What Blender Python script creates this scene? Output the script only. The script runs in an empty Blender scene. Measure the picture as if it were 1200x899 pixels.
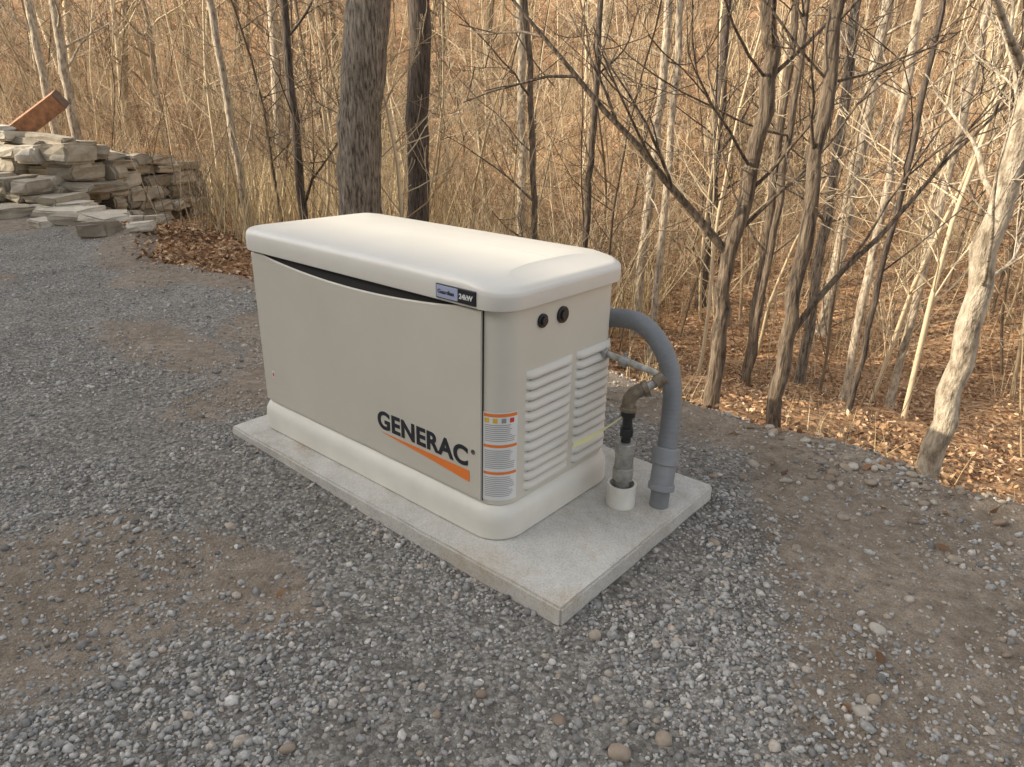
import bpy, bmesh, math, random
import numpy as np
from mathutils import Vector, Matrix
rng=np.random.default_rng(7); random.seed(7)
SC=bpy.context.scene
COL=SC.collection

# ------------------------------------------------------------------ helpers
def link(o,parent=None):
    COL.objects.link(o)
    if parent is not None: o.parent=parent
    return o
def empty(name):
    o=bpy.data.objects.new(name,None); o.empty_display_size=.2; return link(o)
def mesh_np(name,V,F,mat=None,parent=None,tint=None,smooth=False):
    V=np.asarray(V,dtype=np.float32);F=np.asarray(F,dtype=np.int32);k=F.shape[1]
    me=bpy.data.meshes.new(name)
    me.vertices.add(len(V));me.vertices.foreach_set("co",V.ravel())
    me.loops.add(F.size);me.loops.foreach_set("vertex_index",F.ravel())
    me.polygons.add(len(F));me.polygons.foreach_set("loop_start",np.arange(0,F.size,k,dtype=np.int32))
    me.polygons.foreach_set("loop_total",np.full(len(F),k,dtype=np.int32))
    if smooth: me.polygons.foreach_set("use_smooth",np.ones(len(F),dtype=bool))
    me.update(calc_edges=True)
    if tint is not None:
        a=me.attributes.new("tint",'FLOAT','POINT');a.data.foreach_set("value",np.asarray(tint,dtype=np.float32))
    if mat: me.materials.append(mat)
    return link(bpy.data.objects.new(name,me),parent)
def mesh_py(name,V,F,mat=None,parent=None,smooth=False,bevel=0,bseg=2,subs=0):
    me=bpy.data.meshes.new(name);me.from_pydata([tuple(map(float,v)) for v in V],[],F)
    bm=bmesh.new();bm.from_mesh(me);bmesh.ops.recalc_face_normals(bm,faces=bm.faces);bm.to_mesh(me);bm.free()
    if smooth:
        for p in me.polygons:p.use_smooth=True
    if mat: me.materials.append(mat)
    o=link(bpy.data.objects.new(name,me),parent)
    if bevel:
        m=o.modifiers.new("b",'BEVEL');m.width=bevel;m.segments=bseg;m.limit_method='ANGLE';m.angle_limit=math.radians(40)
    return o
def box(name,a,b,mat,parent=None,bevel=0.0,bseg=2):
    (x0,y0,z0),(x1,y1,z1)=a,b
    V=[(x0,y0,z0),(x1,y0,z0),(x1,y1,z0),(x0,y1,z0),(x0,y0,z1),(x1,y0,z1),(x1,y1,z1),(x0,y1,z1)]
    F=[(0,3,2,1),(4,5,6,7),(0,1,5,4),(1,2,6,5),(2,3,7,6),(3,0,4,7)]
    return mesh_py(name,V,F,mat,parent,bevel=bevel,bseg=bseg)
def hashf(ix,iy,s):
    v=np.sin(ix*127.1+iy*311.7+s*74.7)*43758.5453
    return v-np.floor(v)
def vnoise(x,y,sc,s=0):
    x=np.asarray(x,float)*sc;y=np.asarray(y,float)*sc
    ix=np.floor(x);iy=np.floor(y);fx=x-ix;fy=y-iy;fx=fx*fx*(3-2*fx);fy=fy*fy*(3-2*fy)
    a=hashf(ix,iy,s);b=hashf(ix+1,iy,s);c=hashf(ix,iy+1,s);d=hashf(ix+1,iy+1,s)
    return (a*(1-fx)+b*fx)*(1-fy)+(c*(1-fx)+d*fx)*fy
def ss(x,a,b):
    t=np.clip((np.asarray(x,float)-a)/(b-a),0,1);return t*t*(3-2*t)
def mat_new(name,rough=.8):
    m=bpy.data.materials.new(name);m.use_nodes=True;nt=m.node_tree
    b=nt.nodes["Principled BSDF"];b.inputs["Roughness"].default_value=rough
    return m,nt,b
def ramp(nt,fac,stops,interp='LINEAR'):
    r=nt.nodes.new("ShaderNodeValToRGB");cr=r.color_ramp;cr.interpolation=interp
    while len(cr.elements)<len(stops): cr.elements.new(.5)
    for e,(p,c) in zip(cr.elements,stops):
        e.position=p;e.color=(*c,1) if len(c)==3 else c
    nt.links.new(fac,r.inputs[0]);return r
def mixc(nt,f,a,b,mode='MIX'):
    m=nt.nodes.new("ShaderNodeMix");m.data_type='RGBA';m.blend_type=mode
    for s,v in ((m.inputs[0],f),(m.inputs[6],a),(m.inputs[7],b)):
        if hasattr(v,"is_output"): nt.links.new(v,s)
        else: s.default_value=v if isinstance(v,(int,float)) else (*v,1)
    return m.outputs[2]
def bump(nt,b,h,strength,dist):
    n=nt.nodes.new("ShaderNodeBump");n.inputs["Strength"].default_value=strength;n.inputs["Distance"].default_value=dist
    nt.links.new(h,n.inputs["Height"]);nt.links.new(n.outputs[0],b.inputs["Normal"]);return n
def coords(nt,scale=(1,1,1)):
    g=nt.nodes.new("ShaderNodeNewGeometry");mp=nt.nodes.new("ShaderNodeMapping");mp.inputs["Scale"].default_value=scale
    nt.links.new(g.outputs["Position"],mp.inputs[0]);return mp.outputs[0]
def noise(nt,vec,scale,detail=4,rough=.6):
    n=nt.nodes.new("ShaderNodeTexNoise");n.inputs["Scale"].default_value=scale;n.inputs["Detail"].default_value=detail;n.inputs["Roughness"].default_value=rough
    nt.links.new(vec,n.inputs["Vector"]);return n.outputs["Fac"]
def math_(nt,op,a,b=0.):
    m=nt.nodes.new("ShaderNodeMath");m.operation=op
    for s,v in ((m.inputs[0],a),(m.inputs[1],b)):
        if hasattr(v,"is_output"): nt.links.new(v,s)
        else: s.default_value=v
    return m.outputs[0]
def attr(nt,name):
    a=nt.nodes.new("ShaderNodeAttribute");a.attribute_name=name;return a

# ------------------------------------------------------------------ materials
def tint_mat(name,stops,rough=.85,nscale=0,det=1,bumpd=0,bs=.5):
    m,nt,b=mat_new(name,rough)
    a=attr(nt,"tint");r=ramp(nt,a.outputs["Fac"],stops);c=r.outputs[0]
    if nscale:
        n=noise(nt,coords(nt),nscale,det)
        c=mixc(nt,.5,c,ramp(nt,n,[(.3,(.4,.4,.4)),(.7,(1.1,1.1,1.1))]).outputs[0],'MULTIPLY')
        if bumpd: bump(nt,b,n,bs,bumpd)
    nt.links.new(c,b.inputs["Base Color"]);b.inputs["Specular IOR Level"].default_value=.3;return m
M_stone=tint_mat("gravel_stone",[(0,(.17,.163,.152)),(.3,(.30,.29,.272)),(.6,(.415,.40,.372)),(.8,(.50,.48,.445)),(.92,(.46,.385,.305)),(1,(.66,.63,.585))],.85,120,1)
M_pebble=tint_mat("pebble",[(0,(.24,.18,.13)),(.5,(.36,.295,.225)),(1,(.46,.42,.36))],.8,40,2)
M_leaf=tint_mat("dead_leaf",[(0,(.10,.055,.032)),(.4,(.27,.145,.07)),(.75,(.47,.285,.145)),(1,(.66,.48,.31))],.75)
M_twig=tint_mat("twig_bark",[(0,(.06,.045,.032)),(.25,(.20,.145,.092)),(.6,(.46,.355,.215)),(1,(.70,.57,.385))],.85)
M_grass=tint_mat("dry_grass_blade",[(0,(.36,.26,.135)),(.6,(.60,.47,.27)),(1,(.76,.63,.41))],.8)
M_wall=tint_mat("wall_stone",[(0,(.27,.23,.175)),(.5,(.47,.41,.32)),(1,(.62,.56,.46))],.9,9,5,.02,.8)

def bark_mat(name,c0,c1,c2,zs=.13,sc=70):
    m,nt,b=mat_new(name,.9);v=coords(nt,(1,1,zs))
    n=noise(nt,v,sc,4,.65);n2=noise(nt,coords(nt),4,2)
    r=ramp(nt,n,[(.36,c0),(.5,c1),(.66,c2)])
    c=mixc(nt,.5,r.outputs[0],ramp(nt,n2,[(.35,(.55,.55,.55)),(.65,(1,1,1))]).outputs[0],'MULTIPLY')
    nt.links.new(c,b.inputs["Base Color"]);bump(nt,b,n,1.,.02);return m
M_bark_grey=bark_mat("bark_grey",(.06,.046,.034),(.22,.18,.135),(.38,.32,.25),.16,62)
M_bark_dark=bark_mat("bark_dark",(.035,.026,.02),(.11,.082,.06),(.19,.15,.115))
M_bark_light=bark_mat("bark_light",(.22,.17,.115),(.48,.39,.28),(.64,.55,.42),.35,40)
M_bark_mid=bark_mat("bark_brown",(.055,.04,.028),(.165,.12,.08),(.28,.215,.15))

m,nt,b=mat_new("ground",.92);M_ground=m
v=coords(nt);zone=attr(nt,"zone")
sep=nt.nodes.new("ShaderNodeSeparateColor");nt.links.new(zone.outputs["Color"],sep.inputs[0])
def vor(scale):
    n=nt.nodes.new("ShaderNodeTexVoronoi");n.inputs["Scale"].default_value=scale;nt.links.new(v,n.inputs["Vector"]);return n
v1=vor(95);nf=noise(nt,v,260,3)
sc1=nt.nodes.new("ShaderNodeSeparateColor");nt.links.new(v1.outputs["Color"],sc1.inputs[0])
gst=[(0,(.19,.18,.165)),(.4,(.30,.287,.263)),(.75,(.41,.392,.36)),(1,(.52,.495,.455))]
gm=ramp(nt,sc1.outputs[0],gst).outputs[0]
gm=mixc(nt,.7,gm,ramp(nt,v1.outputs["Distance"],[(.0,(1,1,1)),(.8,(.5,.47,.43))]).outputs[0],'MULTIPLY')
gm=mixc(nt,.6,gm,ramp(nt,nf,[(.35,(.5,.48,.45)),(.65,(1.15,1.15,1.15))]).outputs[0],'MULTIPLY')
dirt=ramp(nt,noise(nt,v,22,6,.7),[(.3,(.18,.142,.106)),(.5,(.28,.228,.175)),(.7,(.385,.325,.258))]).outputs[0]
dirt=mixc(nt,.45,dirt,ramp(nt,nf,[(.35,(.4,.38,.35)),(.65,(1.3,1.3,1.3))]).outputs[0],'MULTIPLY')
vl=vor(30);sl=nt.nodes.new("ShaderNodeSeparateColor");nt.links.new(vl.outputs["Color"],sl.inputs[0])
leaf=ramp(nt,sl.outputs[0],[(0,(.14,.075,.04)),(.35,(.33,.185,.09)),(.7,(.50,.305,.16)),(1,(.66,.46,.29))]).outputs[0]
leaf=mixc(nt,.7,leaf,ramp(nt,noise(nt,v,2.2,5,.7),[(.32,(.42,.37,.33)),(.62,(1.15,1.1,1.05))]).outputs[0],'MULTIPLY')
n9=noise(nt,v,9,5,.7)
dmask=math_(nt,'ADD',sep.outputs[0],math_(nt,'MULTIPLY',math_(nt,'SUBTRACT',n9,.5),.9))
dmask=ramp(nt,dmask,[(.35,(0,0,0)),(.62,(1,1,1))]).outputs[0]
lmask=math_(nt,'ADD',sep.outputs[1],math_(nt,'MULTIPLY',math_(nt,'SUBTRACT',n9,.5),.7))
lmask=ramp(nt,lmask,[(.42,(0,0,0)),(.58,(1,1,1))]).outputs[0]
c=mixc(nt,dmask,gm,dirt);c=mixc(nt,lmask,c,leaf)
c=mixc(nt,.6,c,ramp(nt,noise(nt,v,2.6,6,.7),[(.3,(.52,.49,.45)),(.66,(1.12,1.11,1.1))]).outputs[0],'MULTIPLY')
nt.links.new(c,b.inputs["Base Color"]);b.inputs["Specular IOR Level"].default_value=.25
bump(nt,b,math_(nt,'SUBTRACT',nf,v1.outputs["Distance"]),.9,.005)

def plain(name,col,rough=.5,ns=0,amt=.15,bd=0,metal=0):
    m,nt,b=mat_new(name,rough);b.inputs["Metallic"].default_value=metal
    v=coords(nt);n=noise(nt,v,ns or 4,4)
    lo=tuple(x*(1-amt) for x in col);hi=tuple(min(1,x*(1+amt*.5)) for x in col)
    nt.links.new(ramp(nt,n,[(.3,lo),(.7,hi)]).outputs[0],b.inputs["Base Color"])
    if bd: bump(nt,b,noise(nt,v,420,2),.25,bd)
    return m
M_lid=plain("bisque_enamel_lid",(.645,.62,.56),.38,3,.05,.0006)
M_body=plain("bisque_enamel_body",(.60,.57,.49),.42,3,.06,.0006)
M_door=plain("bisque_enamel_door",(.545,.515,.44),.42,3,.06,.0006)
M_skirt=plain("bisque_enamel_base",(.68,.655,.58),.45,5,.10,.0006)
M_black=plain("black_plastic",(.018,.018,.02),.4,20)
M_gap_shade=plain("painted_gap_shade",(.02,.019,.018),.9)
M_text=plain("logo_black",(.02,.022,.03),.4)
M_orange=plain("logo_orange",(.76,.20,.035),.45,8,.05)
M_white=plain("decal_white",(.72,.72,.70),.4,6,.05)
M_grey_txt=plain("decal_print",(.30,.30,.31),.5)
M_silver=plain("badge_silver",(.34,.38,.52),.3,10,.1)
M_conduit=plain("conduit_grey_pvc",(.20,.21,.22),.5,12,.15)
M_coupl=plain("coupling_grey",(.27,.28,.29),.45,14,.2)
M_steel=plain("galvanised_steel",(.40,.39,.36),.45,40,.35,.001,.5)
M_brass=plain("weathered_malleable_iron",(.24,.195,.14),.55,50,.5,.001,.4)
M_pvc=plain("white_pvc",(.70,.68,.61),.4,14,.15)
M_teflon=plain("taped_pipe",(.48,.46,.40),.6,60,.5,.002)
M_yellow=plain("yellow_tag",(.70,.67,.38),.5)
M_red=plain("red_ink",(.6,.05,.04),.5)
m,nt,b=mat_new("concrete",.9);M_conc=m;v=coords(nt)
cn=noise(nt,v,5,7,.7);cf=noise(nt,v,170,3,.7)
c=ramp(nt,cn,[(.28,(.42,.405,.365)),(.5,(.545,.525,.48)),(.72,(.635,.615,.57))]).outputs[0]
c=mixc(nt,.5,c,ramp(nt,cf,[(.36,(.52,.51,.49)),(.54,(1,1,1))]).outputs[0],'MULTIPLY')
st=ramp(nt,noise(nt,v,2.7,6,.75),[(.48,(1,1,1)),(.66,(.74,.65,.54))]).outputs[0]
c=mixc(nt,1.,c,st,'MULTIPLY')
nt.links.new(c,b.inputs["Base Color"]);bump(nt,b,math_(nt,'ADD',cf,math_(nt,'MULTIPLY',cn,.6)),.5,.003)
M_siding=plain("house_siding",(.62,.58,.50),.7,6);M_roof=plain("roof_shingle",(.10,.09,.085),.9,30,.4)
M_glass=plain("window_glass",(.05,.06,.07),.1);M_trim=plain("house_trim",(.7,.7,.68),.6)
M_beam=plain("rusty_beam",(.40,.19,.095),.8,12,.5,.003);M_beam2=plain("beam_end",(.16,.10,.07),.9,14,.4)

# ------------------------------------------------------------------ terrain
def brow(x):
    x=np.asarray(x,float)
    return 1.42-.35*np.exp(-((x+4.2)/1.2)**2)-.12*ss(x,.3,1.5)+(vnoise(x,0*x,1.3,5)-.5)*.16+(vnoise(x,0*x,5,8)-.5)*.07
def H(x,y):
    x=np.asarray(x,float);y=np.asarray(y,float)
    n=y-brow(x)
    left=ss(-x,3.5,7.5)
    m_=np.clip(n,0,5.2);drop=.34*m_-.34*np.clip(m_-3.2,0,2)**2/4.+.12*ss(n,-.15,.5)
    h=-.045-drop*(1-.6*left)
    w=np.log1p(np.exp(np.clip((n-8.5)/1.4,-30,30)))*1.4
    h=h+np.minimum(w,56)*.37
    l=np.log1p(np.exp(np.clip((-x-13.)/2,-30,30)))*2
    h=h+np.minimum(l,60)*.24*ss(y,-6,3)
    wood=ss(n,0,1.5)
    h=h+wood*((vnoise(x,y,.5,1)-.5)*.4+(vnoise(x,y,1.9,2)-.5)*.12+(vnoise(x,y,6,6)-.5)*.03)
    h=h+(1-wood)*((vnoise(x,y,2.1,3)-.5)*.035+(vnoise(x,y,7,4)-.5)*.012)
    h=h+.035*np.exp(-((n+.05)/.18)**2)*ss(x,-.5,.6)
    h=h+.18*np.exp(-((x+5.2)/1.3)**2-((y-1.9)/.7)**2)
    padm=ss(x,-1.45,-1.2)*ss(-x,-.5,-.27)*ss(y,-.35,-.1)*ss(-y,-1.,-.72)
    h=h*(1-padm)+padm*(-.05+.022*ss(-x,.2,1.2))
    return h
def grid_axis(lo,hi,c0,c1,fine,grow=1.13):
    a=list(np.arange(c0,c1+1e-6,fine));s=fine
    while a[-1]<hi: s*=grow;a.append(a[-1]+s)
    s=fine
    while a[0]>lo: s*=grow;a.insert(0,a[0]-s)
    return np.array(a)
xs=grid_axis(-420,420,-7.5,2.6,.05,1.09);ys=grid_axis(-420,420,-1.8,3.6,.05,1.09)
X,Y=np.meshgrid(xs,ys);Z=H(X,Y)
nx,ny=len(xs),len(ys)
V=np.stack([X,Y,Z],-1).reshape(-1,3)
i=np.arange(nx-1)[None,:]+np.arange(ny-1)[:,None]*nx
F=np.stack([i,i+1,i+1+nx,i+nx],-1).reshape(-1,4)
ground=mesh_np("ground",V,F,M_ground,smooth=True)
def dirtmask(x,y):
    d=ss(x+.55*y,.60,.98)*.8
    d=np.maximum(d,.95*np.exp(-((x+.42)/.34)**2-((y+.52)/.17)**2))
    d=np.maximum(d,.8*np.exp(-((x+.75)/.22)**2-((y+.85)/.2)**2))
    d=np.maximum(d,.8*np.exp(-((x+2.4)/.8)**2-((y-.2)/.3)**2))
    d=np.maximum(d,.68*ss(vnoise(x,y,1.3,31),.48,.72))
    d=np.maximum(d,.8*ss(y-brow(x),-.6,-.1))
    return d
def leafmask(x,y):
    n=y-brow(x);return ss(n,.0,.28)
ca=ground.data.color_attributes.new("zone",'FLOAT_COLOR','POINT')
zc=np.zeros((len(V),4),dtype=np.float32);zc[:,0]=dirtmask(V[:,0],V[:,1]);zc[:,1]=leafmask(V[:,0],V[:,1]);zc[:,3]=1
ca.data.foreach_set("color",zc.ravel())

# ------------------------------------------------------------------ scatter merging
def ico(n=1):
    bm=bmesh.new();bmesh.ops.create_icosphere(bm,subdivisions=n,radius=1)
    v=np.array([q.co[:] for q in bm.verts]);f=np.array([[w.index for w in q.verts] for q in bm.faces]);bm.free();return v,f
IV,IF=ico();IV2,IF2=ico(2)
def rotm(n,tilt=.5):
    a=rng.uniform(0,2*np.pi,n);bx=rng.normal(0,tilt,n);by=rng.normal(0,tilt,n)
    ca_,sa=np.cos(a),np.sin(a);Z0=np.zeros(n);O=np.ones(n)
    Rz=np.stack([ca_,-sa,Z0,sa,ca_,Z0,Z0,Z0,O],-1).reshape(n,3,3)
    c,s=np.cos(bx),np.sin(bx);Rx=np.stack([O,Z0,Z0,Z0,c,-s,Z0,s,c],-1).reshape(n,3,3)
    c,s=np.cos(by),np.sin(by);Ry=np.stack([c,Z0,s,Z0,O,Z0,-s,Z0,c],-1).reshape(n,3,3)
    return Rx@Ry@Rz
def scatter(P,size,BV,BF,tilt,tint,scl3=None,jit=.0):
    n=len(P);R=rotm(n,tilt)
    loc=np.repeat(BV[None],n,0)
    if jit: loc=loc*(1+rng.uniform(-jit,jit,(n,len(BV),1)))
    if scl3 is not None: loc=loc*scl3[:,None,:]
    loc=loc*size[:,None,None]
    W=np.einsum('nij,nkj->nki',R,loc)+P[:,None,:]
    F=(BF[None]+(np.arange(n)*len(BV))[:,None,None]).reshape(-1,BF.shape[1])
    return W.reshape(-1,3),F,np.repeat(tint,len(BV))
def cand(n,x0,x1,y0,y1): return rng.uniform(x0,x1,n),rng.uniform(y0,y1,n)
def onpad(x,y,m=.0): return (x>-1.2164-m)&(x<.2776+m)&(y>-.0946-m)&(y<.7009+m)
x,y=cand(360000,-6.5,2.4,-1.7,1.55)
d=np.hypot(x-1.04,y+1.19)
keep=rng.random(len(x))<np.clip(1.5/np.maximum(d,.6)**1.2,0,1)*(1-.80*dirtmask(x,y))*(.4+.8*(vnoise(x,y,3.2,9)>.42))*(1-leafmask(x,y)*.85)
keep&=~onpad(x,y,.004);keep&=(d>.45)
x,y=x[keep],y[keep]
if len(x)>74000: x,y=x[:74000],y[:74000]
sz=.0024+.0042*rng.random(len(x))**1.8+.008*(rng.random(len(x))**14)
P=np.stack([x,y,H(x,y)+sz*.2],-1)
s3=np.stack([rng.uniform(.9,1.5,len(x)),rng.uniform(.7,1.1,len(x)),rng.uniform(.45,.85,len(x))],-1)
V,F,t=scatter(P,sz,IV,IF,.35,rng.random(len(x)),s3,.28)
mesh_np("gravel",V,F,M_stone,tint=t)
x,y=cand(4200,.1,2.6,-1.0,1.6);k=(~onpad(x,y,.02))&(rng.random(len(x))<.2+.8*ss(y-brow(x),-.6,-.05))&(y<brow(x)+.25);x,y=x[k],y[k]
sz=.004+.017*rng.random(len(x))**5
P=np.stack([x,y,H(x,y)+sz*.15],-1);s3=np.stack([rng.uniform(.9,1.4,len(x)),rng.uniform(.8,1.1,len(x)),rng.uniform(.5,.8,len(x))],-1)
V,F,t=scatter(P,sz,IV2,IF2,.3,rng.random(len(x)),s3,.07)
mesh_np("pebbles",V,F,M_pebble,tint=t,smooth=True)
LV=np.array([[-1,0,.0],[-.35,.42,.22],[-.3,-.38,.26],[.4,.36,.05],[.35,-.42,.32],[1,.05,.35]],float);LF=np.array([[0,2,1],[1,2,4],[1,4,3],[3,4,5]])
x1,y1=cand(120000,-9,3.5,.8,10);n1=y1-brow(x1)
dd=np.hypot(x1-1.04,y1+1.19)
k=(rng.random(len(x1))<np.clip(ss(n1,-.1,.45),0,1)*np.clip(3.4/dd,.12,1)*(.35+.8*(vnoise(x1,y1,2.6,41)>.45)));x1,y1=x1[k],y1[k]
x2,y2=cand(6000,-6.8,-3.0,.9,2.7);n2=y2-brow(x2);k=n2>-.1+.25*rng.random(len(n2));x2,y2=x2[k],y2[k]
x3,y3=cand(700,-4,2.2,-1.2,1.4);k=~onpad(x3,y3,.02);k&=rng.random(len(x3))<.04+.96*ss(y3-brow(x3),-.6,.1);x3,y3=x3[k],y3[k]
x=np.concatenate([x1,x2,x3]);y=np.concatenate([y1,y2,y3])
sz=rng.uniform(.008,.028,len(x))
P=np.stack([x,y,H(x,y)+rng.uniform(.004,.025,len(x))*np.where(y<brow(x),.3,1)],-1)
V,F,t=scatter(P,sz,LV,LF,.55,rng.random(len(x)),None,.2)
mesh_np("leaf_litter",V,F,M_leaf,tint=t)

# ------------------------------------------------------------------ tubes / trees
class Acc:
    def __init__(s): s.V=[];s.F=[];s.n=0
    def tube(s,P,R,k):
        P=np.asarray(P,float);R=np.asarray(R,float);n=len(P)
        T=np.gradient(P,axis=0);T/=np.linalg.norm(T,axis=1)[:,None]+1e-9
        ref=np.array([.31,.95,.05]) if abs(T[0,2])>.6 else np.array([.1,.1,1.])
        A=np.cross(T,ref);A/=np.linalg.norm(A,axis=1)[:,None]+1e-9;B=np.cross(T,A)
        a=np.arange(k)*2*np.pi/k
        W=P[:,None]+R[:,None,None]*(np.cos(a)[None,:,None]*A[:,None]+np.sin(a)[None,:,None]*B[:,None])
        s.V.append(W.reshape(-1,3))
        i=np.arange(n-1)[:,None]*k+np.arange(k)[None];j=np.arange(n-1)[:,None]*k+(np.arange(k)[None]+1)%k
        s.F.append(np.stack([i,j,j+k,i+k],-1).reshape(-1,4)+s.n);s.n+=n*k
    def arrays(s): return np.concatenate(s.V),np.concatenate(s.F)
def walk(p,d,L,n,wob,up,r):
    pts=[np.array(p,float)];d=np.array(d,float);d/=np.linalg.norm(d)
    for i in range(n):
        d=d+r.normal(0,wob,3)+np.array([0,0,up]);d/=np.linalg.norm(d);pts.append(pts[-1]+d*L/n)
    return np.array(pts),d
def branch(acc,p,d,L,r0,lev,r,k=4,up=.06,wob=.16,sub=(5,4),minr=.0018):
    n=[7,4,3,3][min(lev,3)]
    P,_=walk(p,d,L,n,wob,up,r);R=np.linspace(r0,max(minr,r0*.25),n+1)
    acc.tube(P,R,max(3,k-lev))
    if lev<len(sub):
        for q in range(sub[lev]):
            t=r.uniform(.2,.97);i=int(t*n);i=min(i,n-1);f=t*n-i
            b0=P[i]*(1-f)+P[i+1]*f;dr=P[i+1]-P[i];dr/=np.linalg.norm(dr)
            nd=dr*.75+r.normal(0,.55,3);nd[2]+=.15
            branch(acc,b0,nd,L*r.uniform(.3,.6)*(1.1-t*.5),max(minr,r0*.5*(1-.5*t)),lev+1,r,k,up,wob,sub,minr)
def sapling_template(seed,h,r0,lean=.1,nb=14,sub=(3,2),minr=.0026):
    r=np.random.default_rng(seed);a=Acc()
    P,_=walk((0,0,-.1),(r.normal(0,lean),r.normal(0,lean),1),h,10,.06,.03,r)
    R=np.linspace(r0,r0*.2,11);a.tube(P,R,5)
    for q in range(nb):
        t=r.uniform(.12,.98);i=min(int(t*10),9);f=t*10-i;b0=P[i]*(1-f)+P[i+1]*f
        an=r.uniform(0,2*np.pi);nd=np.array([math.cos(an),math.sin(an),r.uniform(.35,1.3)])
        branch(a,b0,nd,h*r.uniform(.14,.34)*(1.15-t*.7),r0*.42*(1.1-t*.8),1,r,4,.05,.14,(0,)+sub,minr)
    return a.arrays()
def shrub_template(seed,h,ns=6):
    r=np.random.default_rng(seed);a=Acc()
    for q in range(ns):
        an=r.uniform(0,2*np.pi);sp=r.uniform(.1,.7)
        branch(a,(r.normal(0,.08),r.normal(0,.08),-.05),(math.cos(an)*sp,math.sin(an)*sp,1),h*r.uniform(.6,1.1),.0065,1,r,4,.02,.13,(0,4,3),.0022)
    return a.arrays()
def stalk_template(seed,h,ns=5):
    r=np.random.default_rng(seed);a=Acc()
    for q in range(ns):
        P,_=walk((r.normal(0,.15),r.normal(0,.15),-.05),(r.normal(0,.22),r.normal(0,.22),1),h*r.uniform(.5,1.1),4,.09,.0,r)
        a.tube(P,np.linspace(.0045,.0016,5),3)
    return a.arrays()
def mass(name,temps,P,scale,mat,tint,flat=False):
    Vs=[];Fs=[];Ts=[];off=0
    ids=rng.integers(0,len(temps),len(P))
    for p,s,i,t in zip(P,scale,ids,tint):
        v,f=temps[i];a=rng.uniform(0,2*math.pi);c,sn=math.cos(a),math.sin(a)
        q=v*s
        if flat: q=np.stack([q[:,2],q[:,0],q[:,1]*.35],-1)
        q=np.stack([q[:,0]*c-q[:,1]*sn,q[:,0]*sn+q[:,1]*c,q[:,2]],-1)+p
        Vs.append(q.astype(np.float32));Fs.append(f+off);off+=len(v);Ts.append(np.full(len(v),t,np.float32))
    return mesh_np(name,np.concatenate(Vs),np.concatenate(Fs),mat,tint=np.concatenate(Ts),smooth=True)
CAM=np.array([1.0409,-1.1945])
f2=np.array([-.6454,.7638]);r2=np.array([.7638,.6454])
def fan(n,v0,v1,spread=.86,pw=1.0,u0=-1,u1=1):
    v=v0+(v1-v0)*rng.random(n)**pw;u=rng.uniform(u0,u1,n)*spread*v
    Q=CAM+u[:,None]*r2+v[:,None]*f2
    return Q[:,0],Q[:,1]
def woods(x,y,mn=.25): return (y-brow(x)>mn)
wallzone=lambda x,y:(x<-6.6)&(x>-12)&(y<3.6)
sap=[sapling_template(100+i,h,.020,.12,nb) for i,(h,nb) in enumerate([(4.2,13),(5,15),(3.4,12),(4.6,14),(5.5,16),(3.8,14)])]
x,y=fan(600,4.2,28,.9,.75);v_=np.hypot(x-1.04,y+1.19);k=woods(x,y,1.3)&~wallzone(x,y)&(rng.random(len(x))<.22+.78*ss(v_,5.5,11));x,y=x[k],y[k]
mass("sapling_thicket",sap,np.stack([x,y,H(x,y)],-1),rng.uniform(.7,1.25,len(x)),M_twig,rng.random(len(x)))
shr=[shrub_template(200+i,1.3+.2*i) for i in range(5)]
x,y=fan(420,4.2,20,.9,.75);v_=np.hypot(x-1.04,y+1.19);k=woods(x,y,1.)&~wallzone(x,y)&((x<-2.5)|(rng.random(len(x))<.2+.8*ss(v_,7,12)));x,y=x[k],y[k]
mass("brush",shr,np.stack([x,y,H(x,y)],-1),rng.uniform(.5,1.2,len(x)),M_twig,.15+.85*rng.random(len(x)))
stk=[stalk_template(400+i,1.4+.3*i) for i in range(5)]
x,y=fan(1700,3.2,30,.9,.7);v_=np.hypot(x-1.04,y+1.19);k=woods(x,y,.2)&~wallzone(x,y)&(rng.random(len(x))<.25+.75*ss(v_,5,10));x,y=x[k],y[k];v_=v_[k]
mass("undergrowth",stk,np.stack([x,y,H(x,y)],-1),rng.uniform(.4,1.3,len(x))*(.45+.55*ss(v_,3,7)),M_twig,.2+.8*rng.random(len(x)))
x,y=fan(420,2.6,11,.9,1.);k=woods(x,y,.05)&~wallzone(x,y);x,y=x[k],y[k]
mass("fallen_twigs",stk,np.stack([x,y,H(x,y)+.03],-1),rng.uniform(.15,.5,len(x)),M_twig,.5*rng.random(len(x)),flat=True)
far=[sapling_template(300+i,9+i,.085,.06,18,(3,2),.007) for i in range(5)]
x,y=fan(420,15,75,.95,.8);k=woods(x,y,4);x,y=x[k],y[k]
mass("distant_trees",far,np.stack([x,y,H(x,y)],-1),rng.uniform(.7,1.4,len(x)),M_twig,.1+.85*rng.random(len(x)))
GV=np.array([[-.006,0,0],[.006,0,0],[-.004,.02,.4],[.004,.02,.4],[-.001,.11,.8],[.001,.11,.8]]);GF=np.array([[0,1,3,2],[2,3,5,4]])
x1,y1=cand(9000,-11,-3.4,1.6,7.5);k=(y1-brow(x1)>.9)&(vnoise(x1,y1,.9,12)>.35);k&=~((x1<-7)&(x1>-9.6)&(y1<3.3));x1,y1=x1[k],y1[k]
x2,y2=cand(4000,-14,-3,3.5,16);k=(y2-brow(x2)>1.5)&(vnoise(x2,y2,.6,13)>.55);x2,y2=x2[k],y2[k]
x3,y3=cand(2200,-.6,2.4,1.2,2.4);k=(y3-brow(x3)>.0)&(vnoise(x3,y3,2.4,14)>.6);x3,y3=x3[k],y3[k]
x=np.concatenate([x1,x2,x3]);y=np.concatenate([y1,y2,y3])
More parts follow.
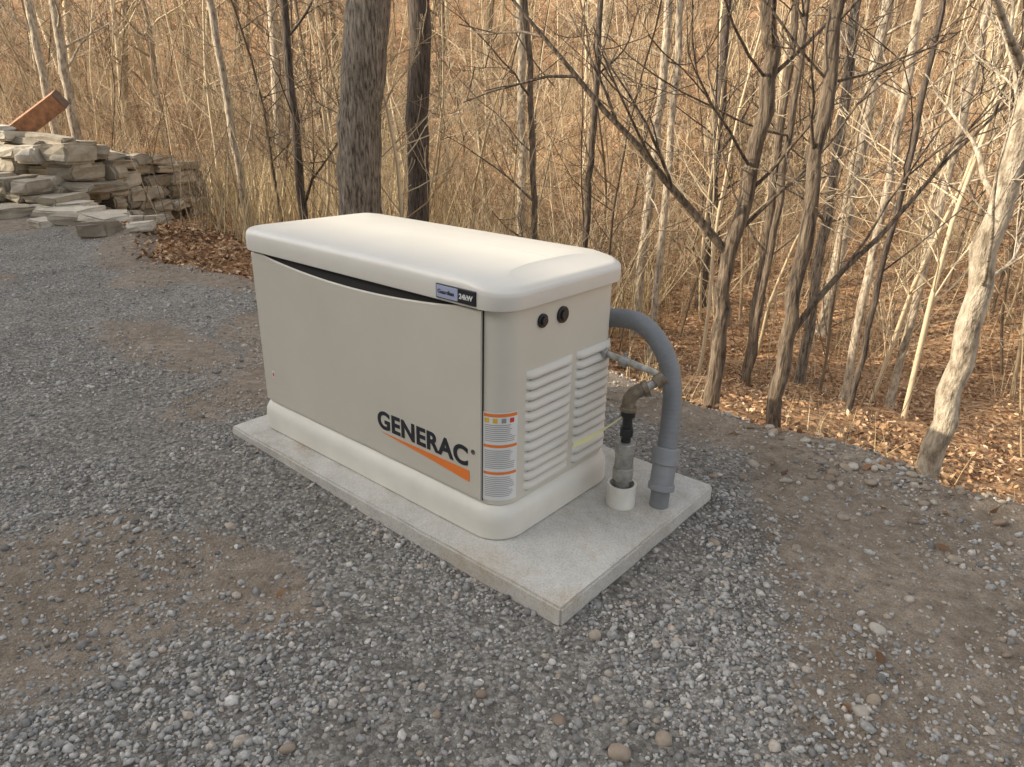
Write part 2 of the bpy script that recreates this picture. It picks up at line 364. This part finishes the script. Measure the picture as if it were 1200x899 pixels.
gs=rng.uniform(.4,1.1,len(x));gs[-len(x3):]*=.28
V,F,t=scatter(np.stack([x,y,H(x,y)],-1),gs,GV,GF,.25,rng.random(len(x)),None,.0)
mesh_np("dry_grass",V,F,M_grass,tint=t)

def tree(name,pts,rad,mat,seed,limbs=(),nb=10,bl=1.2,h0=.3,k=14):
    r=np.random.default_rng(seed);root=np.array(pts[0],float);root[2]=float(H(root[0],root[1]))-.12
    P=np.array([[p[0],p[1],p[2]] for p in pts],float);P[0]=root
    t=np.linspace(0,1,len(P));tt=np.linspace(0,1,26)
    def cr(A):
        out=[]
        for u in tt*(len(P)-1):
            i=min(int(u),len(P)-2);f=u-i;p0=A[max(i-1,0)];p1=A[i];p2=A[i+1];p3=A[min(i+2,len(P)-1)]
            out.append(.5*((2*p1)+(-p0+p2)*f+(2*p0-5*p1+4*p2-p3)*f*f+(-p0+3*p1-3*p2+p3)*f**3))
        return np.array(out)
    Q=cr(P);R=np.interp(tt,t,rad)*(1+r.normal(0,.03,26));R[0]*=1.45;R[1]*=1.15
    Q[2:]+=r.normal(0,.008,(24,3))*np.array([1,1,0])
    a=Acc();a.tube(Q,R,k)
    for (tq,dr,L,rr,sub) in limbs:
        i=min(int(tq*25),24);branch(a,Q[i],dr,L,rr,0,r,8,.01,.10,sub,.003)
    for q in range(nb):
        tq=r.uniform(h0,1);i=min(int(tq*25),24);an=r.uniform(0,2*np.pi)
        branch(a,Q[i],(math.cos(an),math.sin(an),r.uniform(.2,1.1)),bl*r.uniform(.5,1.2),min(.02,R[i]*r.uniform(.18,.4)),0,r,6,.05,.13,(4,3),.0022)
    V,F=a.arrays()
    return mesh_np(name,V,F,mat,smooth=True)
def UV(u,v): q=CAM+u*r2+v*f2;return q[0],q[1]
def tr(name,u,v,steps,rad,mat,seed,**kw):
    pts=[]
    for (du,dv,z) in steps:
        x,y=UV(u+du,v+dv);pts.append((x,y,z))
    return tree(name,pts,rad,mat,seed,**kw)
tr("tree",-1.30,6.0,[(0,0,-.9),(.0,0,.4),(.07,0,1.3),(.24,0,2.4),(.5,.1,4.5),(.8,.3,8)],[.195,.178,.17,.165,.145,.1],M_bark_grey,11,nb=8,bl=2.0,h0=.6,k=20)
tr("tree",-.88,6.5,[(0,0,-1),(0,0,.5),(.04,0,1.6),(.08,0,3),(.2,.1,7)],[.11,.10,.096,.09,.06],M_bark_dark,12,nb=8,bl=1.8,h0=.5)
tr("tree",1.04,3.35,[(0,0,-.5),(-.01,.0,.1),(-.02,.0,.4),(.03,.0,.8),(.06,0,1.3),(-.01,0,1.7),(-.2,0,4)],[.042,.037,.035,.034,.036,.030,.015],M_bark_mid,13,nb=6,bl=1.1,h0=.45,
   limbs=[(.36,(-.85*.76+.1,-.85*.64,.62),1.6,.021,(5,4)),(.42,(.5,.4,.8),1.0,.010,(5,3))])
tr("tree",1.50,2.24,[(0,0,-.4),(.01,0,.1),(.0,0,.7),(.01,0,1.3),(-.03,.0,2.0),(.1,.1,4)],[.048,.038,.036,.034,.032,.02],M_bark_light,14,nb=8,bl=1.0,h0=.35)
tr("tree",1.15,2.80,[(0,0,-.4),(.0,0,.2),(.0,.02,.7),(.0,.05,1.2),(.05,.1,2.4),(.2,.2,4)],[.034,.030,.028,.026,.022,.015],M_bark_mid,15,nb=8,bl=1.1,h0=.25,
   limbs=[(.2,(.4,.45,1.1),1.3,.015,(5,4))])
more=[(-2.15,7.2,.05,.0,M_bark_dark),(-2.75,7.5,.045,-.3,M_bark_light),(-5.7,9.5,.07,.1,M_bark_light),(-6.5,10.5,.07,-.1,M_bark_light),
 (.25,6.2,.03,-.3,M_bark_mid),(.75,7.8,.04,.1,M_bark_dark),(1.45,7.0,.04,.0,M_bark_light),(1.8,5.0,.028,.05,M_bark_mid),(2.1,5.9,.036,-.05,M_bark_mid),
 (2.75,5.4,.036,.0,M_bark_light),(2.35,4.5,.022,.1,M_bark_dark),(2.9,6.6,.05,-.1,M_bark_grey),(3.5,6.0,.036,.1,M_bark_light),(1.55,8.5,.06,.1,M_bark_light),(-3.6,11,.09,.2,M_bark_light),(3.9,8.5,.08,.1,M_bark_light),(0.1,10.,.07,-.1,M_bark_light),(2.6,9.5,.07,-.1,M_bark_dark)]
for i,(u,v,rr_,ln,mt) in enumerate(more):
    tr("tree",u,v,[(0,0,-1.6),(ln*.25,0,0),(ln*.5,0,1.3),(ln*.9-.03,.1,3),(ln*1.3,.2,6)],[rr_,rr_*.9,rr_*.82,rr_*.7,rr_*.35],mt,40+i,nb=7,bl=1.4,h0=.25,k=9)

# ------------------------------------------------------------------ stone wall, rubble, beam
CV=np.array([[sx,sy,sz_] for sz_ in(-.5,.5) for sy in(-.5,.5) for sx in(-.5,.5)]);CF=[(0,2,3,1),(4,5,7,6),(0,1,5,4),(1,3,7,5),(3,2,6,7),(2,0,4,6)]
def stones(name,items,seed,mat,jit=.14):
    r=np.random.default_rng(seed);bm=bmesh.new();tl=bm.verts.layers.float.new("tint")
    for (c,dim,yaw) in items:
        v=CV*(1+r.uniform(-jit,jit,(8,3)))*np.array(dim);tv=r.random()
        tb=bmesh.new();vs=[tb.verts.new(p) for p in v]
        for f in CF: tb.faces.new([vs[i] for i in f])
        bmesh.ops.subdivide_edges(tb,edges=list(tb.edges),cuts=1,use_grid_fill=True)
        for q in tb.verts: q.co+=Vector(r.normal(0,1,3)*np.array(dim)*.035)
        bmesh.ops.bevel(tb,geom=[e for e in tb.edges if e.calc_face_angle(0)>.6],offset=min(dim)*.16,segments=2,affect='EDGES')
        M=Matrix.Translation(c)@Matrix.Rotation(yaw,4,'Z')@Matrix.Rotation(r.normal(0,.05),4,'X')@Matrix.Rotation(r.normal(0,.05),4,'Y')
        mp={}
        for q in tb.verts:
            nv=bm.verts.new(M@q.co);nv[tl]=tv;mp[q]=nv
        for f in tb.faces: bm.faces.new([mp[q] for q in f.verts])
        tb.free()
    bmesh.ops.recalc_face_normals(bm,faces=bm.faces)
    me=bpy.data.meshes.new(name);bm.to_mesh(me);bm.free();me.materials.append(mat)
    return link(bpy.data.objects.new(name,me))
def course(a,b,h0,h1,depth,r):
    a=np.array(a);b=np.array(b);L=np.linalg.norm(b-a);d=(b-a)/L;nrm=np.array([-d[1],d[0]]);yaw=math.atan2(d[1],d[0]);out=[]
    z=0
    while True:
        ch=r.uniform(.08,.17);s=r.uniform(-.2,0)
        while s<L:
            w=r.uniform(.16,.42);mid=s+w/2;f=np.clip(mid/L,0,1);top=h0*(1-f)+h1*f+r.normal(0,.04);hh=ch*r.uniform(.8,1.12)
            if z+ch*.6<top:
                p=a+d*mid+nrm*r.normal(0,.045);g=float(H(p[0],p[1]))
                out.append(((p[0],p[1],g+z+hh/2),(w*1.02,depth*r.uniform(.85,1.15),hh*1.05),yaw+r.normal(0,.09)))
            s+=w
        z+=ch
        if z>max(h0,h1)+.1: break
    return out
r=np.random.default_rng(5)
it=course((-12.5,.1),(-7.75,1.75),.8,.76,.5,r)+course((-7.9,1.7),(-8.5,3.4),.8,.66,.45,r)+course((-9.0,.75),(-7.3,1.45),.5,.18,.4,r)
stones("dry_stone_wall",it,6,M_wall)
rub=[]
for (x,y,dx,dy,dz,yaw) in [(-7.0,1.35,.55,.35,.10,.4),(-6.7,1.6,.4,.3,.09,1.2),(-7.5,.95,.5,.4,.11,.1),(-6.35,1.25,.45,.3,.08,.7),(-6.0,1.35,.35,.28,.10,.3),(-5.6,1.12,.3,.22,.12,.5),(-7.9,.7,.4,.3,.10,.9),(-7.15,1.5,.36,.28,.16,.9),(-8.2,.95,.5,.4,.24,.5),(-6.6,1.95,.4,.25,.1,.2),(-6.5,1.0,.25,.2,.08,.2),(-5.3,1.35,.22,.16,.08,1.),(-6.1,1.65,.3,.2,.1,1.3)]:
    rub.append(((x,y,float(H(x,y))+dz*.38),(dx,dy,dz),yaw))
stones("stone_rubble",rub,9,M_wall,.22)
bp=empty("wooden_beam")
o=box("beam_timber",(-.5,-.12,-.1),(.5,.12,.1),M_beam,bp,.008);o2=box("beam_cut_end",(.502,-.115,-.095),(.508,.115,.095),M_beam2,bp)
bp.location=(-8.95,1.75,.80);bp.rotation_euler=(.3,-math.radians(34),math.radians(48))

# ------------------------------------------------------------------ slab
def slab():
    x0,x1,y0,y1=-1.2164,.2776,-.0946,.7009;z0,z1=-.07,0.
    bm=bmesh.new()
    bmesh.ops.create_grid(bm,x_segments=60,y_segments=34,size=.5)
    for v in bm.verts:
        v.co=Vector((x0+(v.co.x+.5)*(x1-x0),y0+(v.co.y+.5)*(y1-y0),0))
    ext=bmesh.ops.extrude_face_region(bm,geom=list(bm.faces))
    for e in ext['geom']:
        if isinstance(e,bmesh.types.BMVert): e.co.z=z0
    bmesh.ops.recalc_face_normals(bm,faces=bm.faces)
    ed=[e for e in bm.edges if len(e.link_faces)==2 and e.calc_face_angle(0)>1.]
    bmesh.ops.bevel(bm,geom=ed,offset=.006,segments=2,affect='EDGES')
    for v in bm.verts:
        x,y=v.co.x,v.co.y;e=min(x-x0,x1-x,y-y0,y1-y)
        if e<.012:
            k=(float(vnoise(x*9+v.co.z*30,y*9,1,21))-.5)*.006
            v.co.x+=k*(1 if x<0 else -1);v.co.y+=k
        v.co.z+=(float(vnoise(x,y,5,22))-.5)*.002
    me=bpy.data.meshes.new("concrete_pad");bm.to_mesh(me);bm.free();me.materials.append(M_conc)
    return link(bpy.data.objects.new("concrete_pad",me))
slab()

# ------------------------------------------------------------------ generator
G=empty("standby_generator")
def rr(x0,x1,y0,y1,r,z,n=10,xc=None):
    out=[]
    for q,(cx,cy,a0) in enumerate(((x1-r,y0+r,-90),(x1-r,y1-r,0),(x0+r,y1-r,90),(x0+r,y0+r,180))):
        if xc is not None and q==0:
            out.append((min(xc,x1-r-.001),y0,z))
        for i in range(n+1):
            a=math.radians(a0+90*i/n);out.append((cx+r*math.cos(a),cy+r*math.sin(a),z))
        if xc is not None and q==1: out.append((min(xc,x1-r-.001),y1,z))
    return out
def loft(name,loops,mat,parent,capb=True,capt=True,sharp=50,fz=None):
    V=[];F=[];k=len(loops[0])
    for l in loops: V+=l
    if fz: V=[fz(v) for v in V]
    for j in range(len(loops)-1):
        for i in range(k):
            F.append((j*k+i,j*k+(i+1)%k,(j+1)*k+(i+1)%k,(j+1)*k+i))
    if capb:F.append(tuple(range(k-1,-1,-1)))
    if capt:F.append(tuple((len(loops)-1)*k+i for i in range(k)))
    me=bpy.data.meshes.new(name);me.from_pydata(V,[],F);me.materials.append(mat)
    for p in me.polygons:p.use_smooth=True
    me.set_sharp_from_angle(angle=math.radians(sharp))
    return link(bpy.data.objects.new(name,me),parent)
L,W=1.165,.545
X0,X1,Y0,Y1=-L,0.,0.,W
def ring(i,r,z,il=None,ir=None,xc=None): 
    return rr(X0+(i if il is None else il),X1-(i if ir is None else ir),Y0+i,Y1-i,r,z,xc=xc)
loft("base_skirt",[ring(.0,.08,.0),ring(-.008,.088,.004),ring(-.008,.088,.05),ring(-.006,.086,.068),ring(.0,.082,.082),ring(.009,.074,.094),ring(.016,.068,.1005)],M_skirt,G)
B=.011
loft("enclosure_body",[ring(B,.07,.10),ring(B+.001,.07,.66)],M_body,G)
XC=-.118
def lidz(v):
    x,y,z=v
    if x>XC and z>.68: z-=(x-XC)*.14*min(1,(z-.68)/.02)
    return (x,y,z)
LD=[(.02,.06,.644,None),(.0,.075,.638,None),(-.007,.08,.641,None),(-.008,.08,.650,None),(-.008,.08,.672,None),(-.007,.08,.690,None),(-.003,.078,.7005,None),(.004,.074,.7065,None),
  (.014,.068,.7095,None),(.018,.066,.7100,None),(.055,.03,.7165,None),(.11,.012,.7215,.08),(.17,.006,.7245,.085),(.25,.003,.7255,.09)]
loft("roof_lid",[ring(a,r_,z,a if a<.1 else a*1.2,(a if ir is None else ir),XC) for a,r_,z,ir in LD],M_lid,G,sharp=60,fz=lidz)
V=[];F=[];n=48;xl,xr=X0+.055,-.074
for i in range(n+1):
    s=i/n;x=xl+(xr-xl)*s
    zt=.634-.030*math.sin(math.pi*min(1,max(0,(s-.06)/.86)))**.8 if .06<s<.92 else .634
    V+=[(x,.003,.112),(x,.003,zt-.004),(x,.006,zt),(x,B+.002,zt),(x,B+.002,.112)]
for i in range(n):
    a=i*5;b_=a+5
    for q in range(4):F.append((a+q,b_+q,b_+q+1,a+q+1))
F+= [(0,1,2,3,4),tuple(n*5+q for q in (4,3,2,1,0))]
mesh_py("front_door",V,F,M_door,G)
box("door_shade_strip",(X0+.07,B-.004,.595),(-.09,B+.01,.6375),M_gap_shade,G)  # dark strip painted in for the shade under the lid edge
box("door_seam_shade",(-.0738,B-.0015,.108),(-.0712,B+.01,.637),M_gap_shade,G)  # thin dark strips paint the shade inside the door seams
box("door_seam_bottom_shade",(X0+.058,B-.002,.1085),(-.078,B+.01,.1118),M_gap_shade,G)
M_louvre_shade=plain("louvre_shade",(.20,.19,.17),.8)  # dark strips paint the shadow below each louvre
def louvre(name,ya,yb,z):
    xs_=X1-B-.0005;V=[];F=[];n=14
    for i in range(n+1):
        s=i/n;y=ya+(yb-ya)*s;e=min(1,math.sin(math.pi*s)*3.2)**.6 if 0<s<1 else 0
        p=.013*e
        V+=[(xs_-.004,y,z+.024),(xs_+p*.35,y,z+.021),(xs_+p*.85,y,z+.010),(xs_+p,y,z+.003),(xs_+p*.8,y,z),(xs_-.004,y,z+.001)]
    for i in range(n):
        a=i*6
        for q in range(6):F.append((a+q,a+(q+1)%6,a+6+(q+1)%6,a+6+q))
    return mesh_py(name,V,F,M_lid,G,smooth=True)
for c,(ya,yb) in enumerate(((.108,.308),(.328,.497))):
    for i in range(12):
        louvre("louvre_%d_%d"%(c,i),ya,yb,.120+i*.0294)
        box("louvre_shade_%d_%d"%(c,i),(X1-B-.003,ya+.012,.1150+i*.0294),(X1-B+.0012,yb-.012,.1205+i*.0294),M_louvre_shade,G)
def cyl(name,p0,p1,r,mat,parent,k=28,bev=.0015,r1=None):
    p0=Vector(p0);p1=Vector(p1);d=p1-p0;q=d.to_track_quat('Z','X')
    V=[];F=[];r1=r if r1 is None else r1
    for z,rad in ((0,r),(d.length,r1)):
        for i in range(k):
            a=2*math.pi*i/k;V.append(p0+q@Vector((rad*math.cos(a),rad*math.sin(a),z)))
    for i in range(k):F.append((i,(i+1)%k,k+(i+1)%k,k+i))
    F.append(tuple(range(k-1,-1,-1)));F.append(tuple(range(k,2*k)))
    o=mesh_py(name,V,F,mat,parent,smooth=True,bevel=bev)
    o.data.set_sharp_from_angle(angle=math.radians(40));return o
for nm,y,z,r_ in (("inspection_plug",.165,.590,.0185),("breaker_knob",.250,.589,.0225)):
    cyl(nm+"_flange",(X1-B-.004,y,z),(X1-B+.006,y,z),r_,M_black,G);cyl(nm+"_face",(X1-B+.005,y,z),(X1-B+.012,y,z),r_*.62,M_black,G)
yb=-.0085
box("badge_plate",(-.215,yb-.003,.646),(-.078,yb+.01,.683),M_black,G,.002)
box("badge_silver_field",(-.211,yb-.0045,.649),(-.137,yb-.002,.680),M_silver,G,.001)
def text(name,s,size,loc,mat,parent,off=.0,rot=(math.pi/2,0,0),sx=1.,ext=.0006,sp=1.):
    c=bpy.data.curves.new(name,'FONT');c.body=s;c.size=size;c.offset=off;c.extrude=ext;c.materials.append(mat);c.space_character=sp
    o=link(bpy.data.objects.new(name,c),parent);o.location=loc;o.rotation_euler=rot;o.scale=(sx,1,1);return o
text("badge_name","Guardian",.0155,(-.206,yb-.0052,.660),M_text,G)
text("badge_rating","24kW",.018,(-.132,yb-.0045,.658),M_white,G,.0004)
text("logo_lettering","GENERAC",.077,(-.492,.0020,.198),M_text,G,.0024,sx=1.04,ext=.0007,sp=1.06)
text("logo_mark","®",.018,(-.106,.0020,.240),M_text,G)
mesh_py("logo_swoosh",[(-.487,.0018,.184),(-.112,.0018,.186),(-.112,.0018,.151),(-.25,.0018,.165)],[(0,1,2,3)],M_orange,G)
box("door_mark",(-1.058,.0015,.205),(-1.044,.0035,.228),M_white,G);box("door_mark_print",(-1.055,.0008,.209),(-1.047,.002,.222),M_red,G)
def arcpatch(name,a0,a1,z0,z1,off,mat,n=10):
    r_=.07+off;cx,cy=X1-B-.07,Y0+B+.07;V=[];F=[]
    for i in range(n+1):
        a=math.radians(a0+(a1-a0)*i/n);V+=[(cx+r_*math.cos(a),cy+r_*math.sin(a),z0),(cx+r_*math.cos(a),cy+r_*math.sin(a),z1)]
    for i in range(n):F.append((2*i,2*i+2,2*i+3,2*i+1))
    mesh_py(name,V,F,mat,G,smooth=True)
A0,A1=-82,-4;DZ=-.008
arcpatch("warning_label",A0,A1,.122+DZ,.378+DZ,.0012,M_white)
arcpatch("warning_header",A0+2,A1-2,.366+DZ,.375+DZ,.0018,M_orange)
arcpatch("warning_band_a",A0+2,A1-2,.279+DZ,.287+DZ,.0018,M_orange)
arcpatch("warning_band_b",A0+2,A1-2,.200+DZ,.208+DZ,.0018,M_orange)
M_yi=plain("yellow_ink",(.75,.5,.05),.5)
for i,a in enumerate((-78,-60,-42,-24)):
    arcpatch("warning_symbol_%d"%i,a,a+10,.349+DZ,.362+DZ,.0018,M_yi if i<2 else M_red if i==3 else M_grey_txt)
z=.342+DZ;q=0
rnd=random.Random(4)
while z>.125:
    if not (.272<z-DZ<.294 or .194<z-DZ<.215):
        arcpatch("label_text_%d"%q,A0+5,A0+5+rnd.uniform(52,68),z,z+.0019,.0018,M_grey_txt)
    z-=.0056;q+=1

# ------------------------------------------------------------------ conduit
def curve_tube(name,pts,r,mat,parent,ribs=False):
    P=np.array(pts,float);out=[]
    nn=150 if ribs else 40
    for u in np.linspace(0,len(P)-1,nn):
        i=min(int(u),len(P)-2);f=u-i;p0=P[max(i-1,0)];p1=P[i];p2=P[i+1];p3=P[min(i+2,len(P)-1)]
        out.append(.5*((2*p1)+(-p0+p2)*f+(2*p0-5*p1+4*p2-p3)*f*f+(-p0+3*p1-3*p2+p3)*f**3))
    R=np.full(nn,r)
    if ribs: R=r+.0006*np.sin(np.arange(nn)*2.1)
    a=Acc();a.tube(np.array(out),R,20);V,F=a.arrays();return mesh_np(name,V,F,mat,parent,smooth=True)
C=empty("electrical_conduit")
curve_tube("flexible_conduit",[(-.09,.57,.495),(-.03,.575,.508),(.04,.575,.506),(.10,.575,.468),(.145,.57,.41),(.173,.56,.33),(.188,.54,.24),(.2,.51,.15)],.0285,M_conduit,C,True)
cyl("coupling_nut",(.2,.512,.175),(.2045,.498,.128),.041,M_coupl,C,k=10)
cyl("coupling_body",(.204,.500,.13),(.2085,.484,.065),.035,M_coupl,C)
cyl("coupling_collar",(.2085,.486,.07),(.2095,.482,.052),.040,M_coupl,C,k=12)
cyl("riser_pipe",(.2095,.483,.06),(.212,.474,-.03),.028,M_conduit,C)
cyl("knockout_fitting",(-.10,.54,.494),(-.10,.60,.494),.04,M_coupl,C,k=12)
GP=empty("gas_pipe")
gx,gy=.121,.407
def ringtube(name,p,r0,r1,z0,z1,mat):
    k=32;V=[];F=[]
    for rad,z in ((r0,z0),(r1,z0),(r1,z1),(r0,z1)):
        for i in range(k):
            a=2*math.pi*i/k;V.append((p[0]+rad*math.cos(a),p[1]+rad*math.sin(a),z))
    for q in range(4):
        for i in range(k):F.append((q*k+i,q*k+(i+1)%k,((q+1)%4)*k+(i+1)%k,((q+1)%4)*k+i))
    o=mesh_py(name,V,F,mat,GP,smooth=True);o.data.set_sharp_from_angle(angle=.7)
ringtube("pvc_sleeve",(gx,gy),.036,.043,.001,.07,M_pvc)
cyl("riser",(gx,gy,-.02),(gx,gy,.12),.021,M_steel,GP)
cyl("union_lower",(gx,gy,.085),(gx,gy,.125),.031,M_steel,GP,k=8)
cyl("union_body",(gx,gy,.122),(gx,gy,.175),.027,M_steel,GP)
cyl("union_upper",(gx,gy,.172),(gx,gy,.205),.031,M_steel,GP,k=8)
cyl("nipple_black",(gx,gy,.2),(gx,gy,.32),.014,M_black,GP)
cyl("hex_black",(gx,gy,.225),(gx,gy,.25),.021,M_black,GP,k=6)
cyl("sediment_joint",(gx,gy,.285),(gx,gy,.315),.021,M_black,GP)
curve_tube("street_elbow",[(gx,gy,.305),(gx,gy,.335),(gx+.012,gy+.012,.358),(gx+.035,gy+.03,.37)],.0195,M_brass,GP)
cyl("elbow_band",(gx,gy,.303),(gx,gy,.315),.024,M_brass,GP)
cyl("elbow_band_2",(gx+.026,gy+.024,.366),(gx+.038,gy+.034,.373),.024,M_brass,GP)
cyl("horizontal_nipple",(gx+.03,gy+.027,.369),(gx+.055,gy+.055,.392),.013,M_steel,GP)
cyl("tee_body",(gx+.05,gy+.048,.384),(gx+.066,gy+.066,.404),.020,M_brass,GP)
curve_tube("branch_pipe",[(gx+.062,gy+.062,.396),(gx+.03,gy+.058,.412),(.0,.458,.432),(-.03,.455,.436)],.0095,M_teflon,GP)
cyl("valve_body",(.075,.463,.418),(.05,.46,.426),.017,M_steel,GP,k=8)
cyl("inlet_nut",(-.016,.455,.434),(.008,.457,.432),.018,M_steel,GP,k=6)
cyl("valve_stem",(.062,.461,.42),(.064,.463,.447),.005,M_steel,GP)
curve=[(gx-.01,gy-.02,.285),(gx-.03,gy-.05,.262),(gx-.055,gy-.1,.235),(gx-.08,gy-.15,.222)]
V=[];F=[]
for i,p in enumerate(curve):
    w=.004 if i<2 else .010
    V+=[(p[0],p[1],p[2]-w),(p[0]+.002,p[1]+.001,p[2]+w)]
for i in range(3):F.append((2*i,2*i+2,2*i+3,2*i+1))
mesh_py("locator_tag",V,F,M_yellow,GP)

# ------------------------------------------------------------------ house across the drive (behind the camera)
HS=empty("house")
def prism(name,x0,x1,y0,y1,z0,ze,zr,axis,mat,parent):
    if axis=='x':
        ym=(y0+y1)/2;V=[(x0,y0,z0),(x1,y0,z0),(x1,y1,z0),(x0,y1,z0),(x0,y0,ze),(x1,y0,ze),(x1,y1,ze),(x0,y1,ze),(x0,ym,zr),(x1,ym,zr)]
        F=[(0,1,2,3),(0,4,5,1),(2,6,7,3),(1,5,9,6,2),(0,3,7,8,4),(4,8,9,5),(7,6,9,8)]
    else:
        xm=(x0+x1)/2;V=[(x0,y0,z0),(x1,y0,z0),(x1,y1,z0),(x0,y1,z0),(x0,y0,ze),(x1,y0,ze),(x1,y1,ze),(x0,y1,ze),(xm,y0,zr),(xm,y1,zr)]
        F=[(0,1,2,3),(1,5,6,2),(0,3,7,4),(0,4,8,5,1),(2,6,9,7,3),(4,7,9,8),(5,8,9,6)]
    return mesh_py(name,V,F,mat,parent)
prism("house_walls",-34,6,-16,-8,-.1,5.4,8.75,'x',M_siding,HS)
prism("house_roof",-34.4,6.4,-16.5,-7.5,5.42,5.45,8.95,'x',M_roof,HS)
prism("shade_gable_walls",-14.8,-9.8,-12,-7.2,-.1,6.0,8.2,'y',M_siding,HS)  # unseen gable, added so its peak shades the large trunk
prism("shade_gable_roof",-15.2,-9.4,-12,-6.9,6.02,6.06,8.5,'y',M_roof,HS)
for i,xw in enumerate((-30,-26,-20,-13.6,-11,-6,-1,3)):
    yy=-7.2 if -14.8<xw<-9.8 else -8
    for j,zw in enumerate((.9,3.3)):
        box("window_trim_%d_%d"%(i,j),(xw-.65,yy-.01,zw-.1),(xw+.65,yy+.05,zw+1.5),M_trim,HS)
        box("window_pane_%d_%d"%(i,j),(xw-.55,yy+.02,zw),(xw+.55,yy+.06,zw+1.4),M_glass,HS)
box("entry_door",(-4,-8.0,-.05),(-2.9,-7.93,2.2),M_trim,HS)

# ------------------------------------------------------------------ light
el=math.radians(27);dx,dy=.66,.751
d=Vector((dx*math.cos(el),dy*math.cos(el),-math.sin(el)))
sl_=bpy.data.lights.new("sun",'SUN');so=link(bpy.data.objects.new("sun",sl_));so.rotation_euler=d.to_track_quat('-Z','Y').to_euler()
sl_.energy=6.5;sl_.angle=math.radians(.5);sl_.color=(1,.89,.71)
w=bpy.data.worlds.new("World");SC.world=w;w.use_nodes=True;nt=w.node_tree
sky=nt.nodes.new("ShaderNodeTexSky");sky.sky_type='NISHITA';sky.sun_disc=False;sky.sun_elevation=el;sky.sun_rotation=math.atan2(-dx,-dy);sky.dust_density=3;sky.ozone_density=.5;sky.air_density=1.2
hs=nt.nodes.new("ShaderNodeHueSaturation");hs.inputs["Saturation"].default_value=.32
nt.links.new(sky.outputs[0],hs.inputs["Color"])
nt.links.new(hs.outputs[0],nt.nodes["Background"].inputs[0]);nt.nodes["Background"].inputs[1].default_value=.31
SC.view_settings.view_transform='Standard';SC.view_settings.look='None';SC.view_settings.exposure=0

# ------------------------------------------------------------------ camera
yw,pt,ro=2.2721,-.3749,.0213
fw=np.array([math.cos(pt)*math.cos(yw),math.cos(pt)*math.sin(yw),math.sin(pt)]);rt=np.cross(fw,[0,0,1]);rt/=np.linalg.norm(rt);up=np.cross(rt,fw)
c_,s_=math.cos(ro),math.sin(ro);rt,up=rt*c_+up*s_,up*c_-rt*s_
cam=bpy.data.cameras.new("camera");co=link(bpy.data.objects.new("camera",cam))
co.matrix_world=Matrix(((rt[0],up[0],-fw[0],1.0409),(rt[1],up[1],-fw[1],-1.1945),(rt[2],up[2],-fw[2],1.0919),(0,0,0,1)))
cam.sensor_width=36;cam.lens=36*820.98/1200;cam.clip_end=2000;cam.clip_start=.05
SC.camera=co
